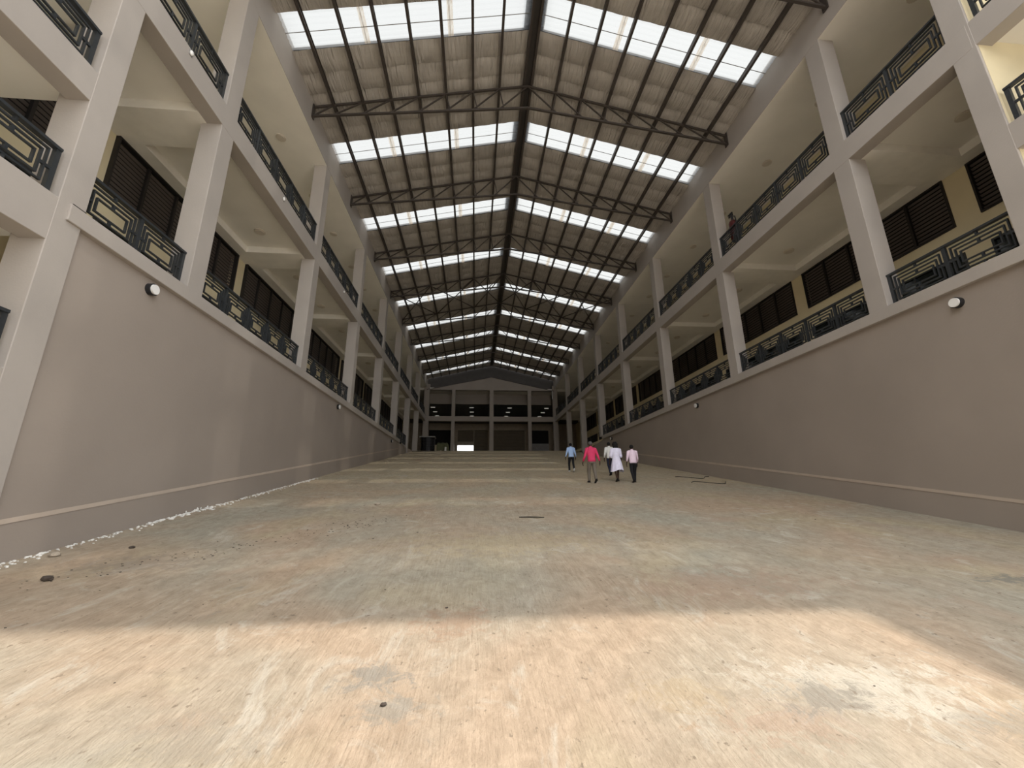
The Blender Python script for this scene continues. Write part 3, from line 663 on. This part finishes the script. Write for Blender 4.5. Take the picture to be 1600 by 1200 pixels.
# ------------------------------------------------------------------ things at the head of the ramp
r = thing('water_tank', (-5.0, 44.0, 4.16), 'black ribbed tank under a grey sheet at the ramp head', 'tank')
m = MB(); pts = []; rr = []
for j in range(9): z = .03 + j * .165; pts += [(0, 0, z), (0, 0, z + .11), (0, 0, z + .12), (0, 0, z + .155)]; rr += [.74, .74, .70, .70]
m.tube(pts, rr, 22); build(m, 'tank_body', M['blackplastic'], r)
m = MB(); m.box(-.85, .75, -.75, .75, 1.53, 1.62); m.bar((-.85, -.75, 1.60), (-.2, -.75, 1.55), .05); build(m, 'sheet_cover', M['greylid'], r)
r = thing('tarpaulin_stack', (-3.5, 44.3, 4.16), 'olive green tarpaulin draped over a low stack', 'tarpaulin')
m = MB(); n = 12
for j in range(n + 1):
    for i in range(n + 1):
        u, v = i / n * 2 - 1, j / n * 2 - 1; e = max(abs(u), abs(v)); h = 1.05 if e < .8 else 1.05 * (1 - (e - .8) / .2)
        m.v.append((u * .72 + .02 * math.sin(j * 2), v * .55 + .02 * math.sin(i * 2.3), max(.005, h + .03 * math.sin(i * 1.7) * math.cos(j * 1.3) - .03)))
for j in range(n):
    for i in range(n): q = j * (n + 1) + i; m.f.append((q, q + 1, q + n + 2, q + n + 1)); m.m.append(0)
build(m, 'tarpaulin', M['green'], r, smooth=True)
r = thing('wooden_post', (-4.12, 43.0, 4.16), 'short weathered wooden post standing before the tank', 'post')
build(MB().box(-.09, .09, -.09, .09, 0, .62), 'shaft', M['wood'], r, bevel=.01); build(MB().box(-.11, .11, -.11, .11, .62, .68), 'post_cap', M['wood'], r, bevel=.01)
r = thing('carton', (-3.1, 42.9, 4.16), 'small white carton standing by the scrap heap', 'box')
build(MB().box(-.09, .09, -.09, .09, 0, .42), 'box_body', M['card'], r)
build(MB().quad((-.09, -.09, .42), (.09, -.09, .42), (.09, -.15, .47), (-.09, -.15, .47)), 'flap', M['card'], r)
for i in range(3):
    m = MB(); m.blob((0, 0, .06), .105, 1.1, .9, .6, .2, 8, 5); o = build(m, 'rubble_lump', M['stone'] if i % 2 else M['darkstone'], None, (-3.83 + i * .27, 42.75 - .04 * i, 4.16)); tag(o, ('dark rubble lump next to the wooden post', 'grey rubble lump in the middle of the scrap', 'dark rubble lump next to the white carton')[i], 'rubble', 'rubble lumps at the ramp head')
m = MB(); pts = [(-6.0 + .12 * i, 40.0 + .25 * math.sin(i * .9) + .05 * i, ramp(40.0 + .25 * math.sin(i * .9) + .05 * i) + .025) for i in range(18)]; m.tube(pts, .025, 6)
tag(build(m, 'hose', M['cable'], smooth=True), 'dark hose lying across the top of the ramp near the tank', 'hose')

# ------------------------------------------------------------------ litter on the ramp
def on(x, y, dz=0): return (x, y, ramp(y) + dz)
m = MB(); o = thing('stick', on(1.14, 8.72, .0), 'thin dark stick lying alone on the middle of the ramp', 'stick')
m.tube([(-.24, .02, .012), (-.05, -.02, .016), (.1, -.05, .012), (.26, -.08, .008)], [.008, .012, .011, .007], 7); build(m, 'twig', M['cable'], o)
for i, (x0, y0) in enumerate(((7.6, 14.3), (8.0, 16.0))):
    m = MB(); pts = [on(x0 + .09 * j, y0 + .35 * math.sin(j * .45 + i), .014) for j in range(17)]; m.tube(pts, .012, 6)
    tag(build(m, 'cable', M['cable'], smooth=True), ('thin dark cable curling on the ramp, closer to the entrance', 'thin dark cable curling on the ramp, closer to the people')[i], 'cable', 'cables on the ramp')
for i, (x, y, r_, mt, lb) in enumerate(((-5.72, 6.55, .06, 'stone', 'grey stone lying against the foot of the wall'), (-4.86, 5.55, .055, 'darkstone', 'dark clod on the ramp among scattered crumbs'),
        (-.55, 3.05, .018, 'darkstone', 'tiny dark pebble in the sunlit front of the ramp'), (-5.0, 6.9, .035, 'darkstone', 'small dark clod on the ramp near the wall'), (-3.4, 3.35, .02, 'darkstone', 'dark pebble near the edge of the sunlight'), (-2.3, 10.4, .06, 'stone', 'flat grey lump farther up the ramp'))):
    m = MB(); m.blob((0, 0, r_ * .45), r_, 1.2, .9, .6, .18, 8, 5); tag(build(m, 'stone', M[mt], None, on(x, y, 0)), lb, 'stone', 'loose stones on the ramp')
m = MB()
for i in range(420):
    y = random.uniform(5.9, 16.5); x = XL - .035 + abs(random.gauss(0, .10)); r_ = random.uniform(.008, .024) * (1.5 if 8.5 < y < 10.6 else 1)
    m.blob((x, y, ramp(y) + r_ * .3), r_, 1.2, 1, .7, .25, 5, 4)
for i in range(14):
    y = random.uniform(9.0, 10.6); m.blob((XL + .0, y, ramp(y) + random.uniform(.0, .05)), .022, .6, 1, 1.5, .2, 5, 4)
tag(build(m, 'plaster_crumbs', M['whitecrumb']), 'white plaster crumbs strewn along the foot of the wall', 'rubble', None, 'stuff')
m = MB()
for i in range(190):
    if i < 130: t = random.random(); x, y = -4.9 + 3.2 * t + random.gauss(0, .15), 5.5 + 3.3 * t + random.gauss(0, .25)
    else: x, y = random.uniform(-5, 8), random.uniform(2.6, 15)
    r_ = random.uniform(.005, .012); m.blob((x, y, ramp(y) + r_ * .2), r_, 1.5, 1, .5, .25, 5, 4)
tag(build(m, 'earth_crumbs', M['darkstone']), 'dark earth crumbs scattered over the ramp', 'dirt', None, 'stuff')

# ------------------------------------------------------------------ people (metres, built at the feet, facing +Y up the ramp)
def skin_mesh(name, verts, edges, radii, root, mt, sub=2):
    me = bpy.data.meshes.new(name); me.from_pydata(verts, edges, []); o = bpy.data.objects.new(name, me); C.objects.link(o)
    sk = o.modifiers.new('skin', 'SKIN'); sk.use_smooth_shade = True; ss = o.modifiers.new('sub', 'SUBSURF'); ss.levels = sub; ss.render_levels = sub
    for i, r in enumerate(radii): me.skin_vertices[0].data[i].radius = r if isinstance(r, tuple) else (r, r); me.skin_vertices[0].data[i].use_root = (i == root)
    bpy.context.view_layer.update()
    dg = bpy.context.evaluated_depsgraph_get(); nm = bpy.data.meshes.new_from_object(o.evaluated_get(dg)); bpy.data.objects.remove(o)
    nm.materials.clear(); nm.materials.append(mt); nm.polygons.foreach_set('use_smooth', [True] * len(nm.polygons)); nm.name = name
    return nm
def link(name, me, parent):
    o = bpy.data.objects.new(name, me); C.objects.link(o); o.parent = parent; return o
class PM(MB):
    def mesh(s, name, mats, smooth=True):
        global S
        keep = S; S = 1.0; me = MB.mesh(s, name, mats, smooth); S = keep; return me
SLP = 0.1392
def person(px, py, H, label, shirt, trousers, hairm, stride=.27, lead=1, arm=(.12, -.10), spread=.10, dress=False, sleeve=1.0, rz=0.0, tilt=0.0, hairlong=False, shoe='shoe', lift=.10):
    k = H / 1.75
    r = thing('person', (px, py, ramp(py)), label, 'person', 'people walking up the ramp', rz)
    V = lambda x, y, z: Vector((x * k, y * k, z * k))
    hip = V(0, 0, .93)
    fz = lambda y: SLP * y * k
    P = {'pel': V(0, 0, .95), 'waist': V(0, .015, 1.10), 'chest': V(0, .035, 1.30), 'neckb': V(0, .05, 1.47), 'neck': V(tilt * .3, .065, 1.54), 'head': V(tilt, .085, 1.63), 'crown': V(tilt, .08, 1.70)}
    for sg, nm in ((-1, 'l'), (1, 'r')):
        f = lead * sg           # +1: this leg leads
        yf = stride * (1.0 if f > 0 else -1.05)
        up = 0.0 if f > 0 else lift
        P['hip' + nm] = V(sg * .09, 0, .90)
        P['ank' + nm] = V(sg * .075, yf, .085 + up) + Vector((0, 0, fz(yf)))
        P['kne' + nm] = (P['hip' + nm] + P['ank' + nm]) / 2 + V(sg * .012, .06 if f > 0 else .085, .02)
        toe = V(0, .17, -.055) if f > 0 else V(0, .13, -.055 - lift * .8)
        P['toe' + nm] = P['ank' + nm] + toe; P['heel' + nm] = P['ank' + nm] + (V(0, -.05, -.05) if f > 0 else V(0, -.055, -.02))
        P['sho' + nm] = V(sg * .185, .03, 1.42)
        ay = arm[0] if sg < 0 else arm[1]
        P['elb' + nm] = V(sg * (.215 + spread * .5), .02 + ay * .5, 1.13)
        P['wri' + nm] = V(sg * (.22 + spread), .06 + ay * 1.4, .90)
        P['palm' + nm] = P['wri' + nm] + V(sg * .01, .02 + ay * .1, -.075)
    # one continuous body: pelvis root, legs, spine, head, arms, fingers
    vs_, es, rs, idx = [], [], [], {}
    def add(nm, rad, frm=None, pos=None):
        idx[nm] = len(vs_); vs_.append(tuple(pos if pos is not None else P[nm])); rs.append(tuple(q * k for q in rad) if isinstance(rad, tuple) else rad * k)
        if frm: es.append((idx[frm], idx[nm]))
    add('pel', (.15, .10)); add('waist', (.135, .09), 'pel'); add('chest', (.155, .10), 'waist'); add('neckb', (.075, .065), 'chest'); add('neck', .053, 'neckb'); add('head', (.078, .095), 'neck'); add('crown', (.062, .078), 'head')
    for sg, nm in ((-1, 'l'), (1, 'r')):
        add('hip' + nm, .085, 'pel'); add('kne' + nm, .056, 'hip' + nm); add('ank' + nm, .036, 'kne' + nm); add('toe' + nm, (.035, .022), 'ank' + nm)
        add('sho' + nm, .056, 'chest'); add('elb' + nm, .040, 'sho' + nm); add('wri' + nm, .026, 'elb' + nm); add('palm' + nm, (.034, .018), 'wri' + nm)
        pb = P['palm' + nm]
        for q, (dy, ln) in enumerate(((-.028, .062), (-.010, .075), (.010, .080), (.028, .072))):
            a = pb + V(0, dy, -.035); b_ = a + V(-sg * .008, .004, -ln * .5); c_ = b_ + V(-sg * .018, .004, -ln * .45)
            add('f%d%s' % (q, nm), .0085, 'palm' + nm, a); add('g%d%s' % (q, nm), .008, 'f%d%s' % (q, nm), b_); add('h%d%s' % (q, nm), .0065, 'g%d%s' % (q, nm), c_)
        a = pb + V(0, .032, .015); b_ = a + V(-sg * .01, .022, -.03); c_ = b_ + V(-sg * .008, .006, -.028)
        add('t0' + nm, .010, 'palm' + nm, a); add('t1' + nm, .009, 't0' + nm, b_); add('t2' + nm, .007, 't1' + nm, c_)
    link('body', skin_mesh('body', vs_, es, rs, 0, M['skin'], 1), r)
    # head details
    hc = P['head'] + V(0, .0, .0)
    m = PM()
    for sg in (-1, 1): m.blob(hc + V(sg * .082, -.005, -.005), .03 * k, .45, .8, 1.1, 0, 8, 6)
    build2(m, 'ears', M['skin'], r)
    m = PM(); m.blob(hc + V(0, .105, -.02), .02 * k, .8, 1.1, 1.3, 0, 8, 6); m.blob(hc + V(0, .09, -.062), .022 * k, 1.3, .6, .45, 0, 8, 6); build2(m, 'face', M['skin'], r)
    m = PM()
    for sg in (-1, 1): m.blob(hc + V(sg * .032, .083, .012), .012 * k, 1, .7, .8, 0, 8, 6)
    build2(m, 'eyes', M['sole'], r)
    m = PM()
    if hairlong:
        m.blob(hc + V(0, -.03, .03), .125 * k, 1.05, .95, 1.05, .05, 16, 12); m.blob(hc + V(0, -.05, -.07), .115 * k, 1.08, .75, .95, .06, 16, 10)
    else: m.blob(hc + V(0, -.022, .035), .105 * k, .88, 1.0, .88, .015, 16, 12)
    build2(m, 'hair', M[hairm], r)
    lerp = lambda a, b_, t: a + (b_ - a) * t
    # shirt or dress bodice
    m = PM()
    zb = .88
    prof = [(V(0, -.005, zb), (.178, .128)), (V(0, 0, zb + .09), (.176, .126)), (V(0, .01, 1.07), (.168, .118)), (V(0, .02, 1.20), (.182, .122)), (V(0, .03, 1.33), (.195, .125)), (V(0, .038, 1.42), (.178, .112)), (V(0, .045, 1.475), (.115, .085)), (V(0, .055, 1.51), (.068, .064)), (V(0, .06, 1.53), (.062, .06))]
    if dress: prof = prof[1:]
    m.tube([p for p, _ in prof], [(a * k, b_ * k) for _, (a, b_) in prof], 18)
    for sg, nm in ((-1, 'l'), (1, 'r')):
        e1 = lerp(P['elb' + nm], P['wri' + nm], sleeve * .92) if sleeve > 0 else lerp(P['sho' + nm], P['elb' + nm], .8)
        a0 = P['sho' + nm] - V(sg * .07, 0, -.01)
        pts = [a0, P['sho' + nm], lerp(P['sho' + nm], P['elb' + nm], .5), P['elb' + nm]] + ([e1] if sleeve > 0 else [])
        rr = [.075 * k, .072 * k, .062 * k, .054 * k] + ([.040 * k] if sleeve > 0 else [])
        if dress: rr = [.075 * k, .078 * k, .072 * k, .07 * k, .062 * k][:len(pts)]
        m.tube(pts, rr, 12)
    build2(m, 'dress_top' if dress else 'shirt', M[shirt], r)
    if not dress:
        m = PM(); m.tube([P['neck'] - V(0, .005, .05), P['neck'] - V(0, .004, .012)], [.070 * k, .064 * k], 14); build2(m, 'collar', M[shirt], r)
    if dress:
        m = PM(); n = 36; rows = 9
        for j in range(rows + 1):
            t = j / rows; z = 1.07 - .60 * t
            for i in range(n):
                a = 2 * math.pi * i / n; fl = 1 + .10 * t * math.sin(a * 9 + .6) + .05 * t * math.sin(a * 4)
                rx = (.165 + .125 * t ** .8) * fl; ry = (.116 + .135 * t ** .8) * fl
                m.v.append(tuple(V(rx * math.cos(a), .01 - .02 * t + ry * math.sin(a), z - .05 * t * math.sin(a * 2 + 1))))
        for j in range(rows):
            for i in range(n): m.f.append((j * n + i, (j + 1) * n + i, (j + 1) * n + (i + 1) % n, j * n + (i + 1) % n)); m.m.append(0)
        build2(m, 'skirt', M[shirt], r)
        m = PM(); m.tube([V(0, .01, 1.045), V(0, .01, 1.095)], [(.172 * k, .122 * k)] * 2, 18); m.box(-.02 * k, .03 * k, -.13 * k, -.115 * k, .93 * k, 1.06 * k); build2(m, 'waist_tie', M[shirt], r)
    else:
        m = PM()
        m.tube([V(0, 0, .80), V(0, 0, .86), V(0, 0, .94), V(0, .003, .985)], [(.15 * k, .115 * k), (.172 * k, .125 * k), (.170 * k, .122 * k), (.158 * k, .112 * k)], 18)
        for nm, sg in (('l', -1), ('r', 1)):
            h_, n_, a_ = P['hip' + nm], P['kne' + nm], P['ank' + nm]
            m.tube([h_ + V(-sg * .01, 0, .02), lerp(h_, n_, .25), lerp(h_, n_, .7), n_, lerp(n_, a_, .5), lerp(n_, a_, .9), lerp(n_, a_, 1.02)], [.098 * k, .096 * k, .080 * k, .072 * k, .064 * k, .060 * k, .062 * k], 14)
        build2(m, 'trousers', M[trousers], r)
        m = PM(); m.tube([V(0, .002, .955), V(0, .002, .99)], [(.163 * k, .117 * k)] * 2, 18); build2(m, 'belt', M['belt'], r)
    for nm in 'lr':
        m = PM(); a_, t_, e_ = P['ank' + nm], P['toe' + nm], P['heel' + nm]
        m.tube([e_ + V(0, -.02, .012), e_ + V(0, .02, .018), lerp(e_, t_, .45) + V(0, 0, .022), lerp(e_, t_, .8) + V(0, 0, .01), t_ + V(0, .03, .0)], [(.026 * k, .028 * k), (.040 * k, .045 * k), (.042 * k, .040 * k), (.046 * k, .030 * k), (.026 * k, .016 * k)], 12)
        build2(m, 'shoe', M[shoe], r)
        m = PM(); d_ = V(0, 0, -.03); m.bar(e_ + d_ * .9 + V(0, -.02, .01), t_ + d_ * .5 + V(0, .03, 0), .078 * k, .018 * k); build2(m, 'sole', M['sole'] if shoe == 'sole' else M['shoe'], r)
    return r
def build2(m, name, mt, parent): return link(name, m.mesh(name, mt, True), parent)

person(4.33, 18.62, 1.57, 'person in a light blue shirt and black trousers, ahead of the others', 'blueshirt', 'blacktrouser', 'hair', stride=.22, lead=-1, arm=(-.02, .10), spread=.13, rz=.08, lift=.14, shoe='sole')
person(4.09, 14.45, 1.75, 'person in a bright pink pullover and grey trousers, arms swinging', 'hotpink', 'greytrouser', 'greyhair', stride=.20, lead=-1, arm=(.05, -.08), spread=.12, rz=.10, lift=.10)
person(5.60, 17.02, 1.66, 'person in a white shirt and navy trousers, partly hidden by the dress', 'whiteshirt', 'navy', 'hair', stride=.20, lead=1, arm=(-.06, .08), spread=.08, rz=-.03, lift=.08)
person(5.11, 14.80, 1.70, 'person with bobbed black hair in a pale lilac knee-length dress', 'dress', None, 'hair', stride=.14, lead=1, arm=(.06, .06), spread=.05, dress=True, sleeve=.25, rz=.04, hairlong=True, lift=.05)
person(5.63, 14.55, 1.60, 'person in a pale pink shirt and black trousers beside the dress', 'pinkshirt', 'blacktrouser', 'hair', stride=.15, lead=1, arm=(-.03, .16), spread=.08, sleeve=.75, rz=-.02, lift=.06)
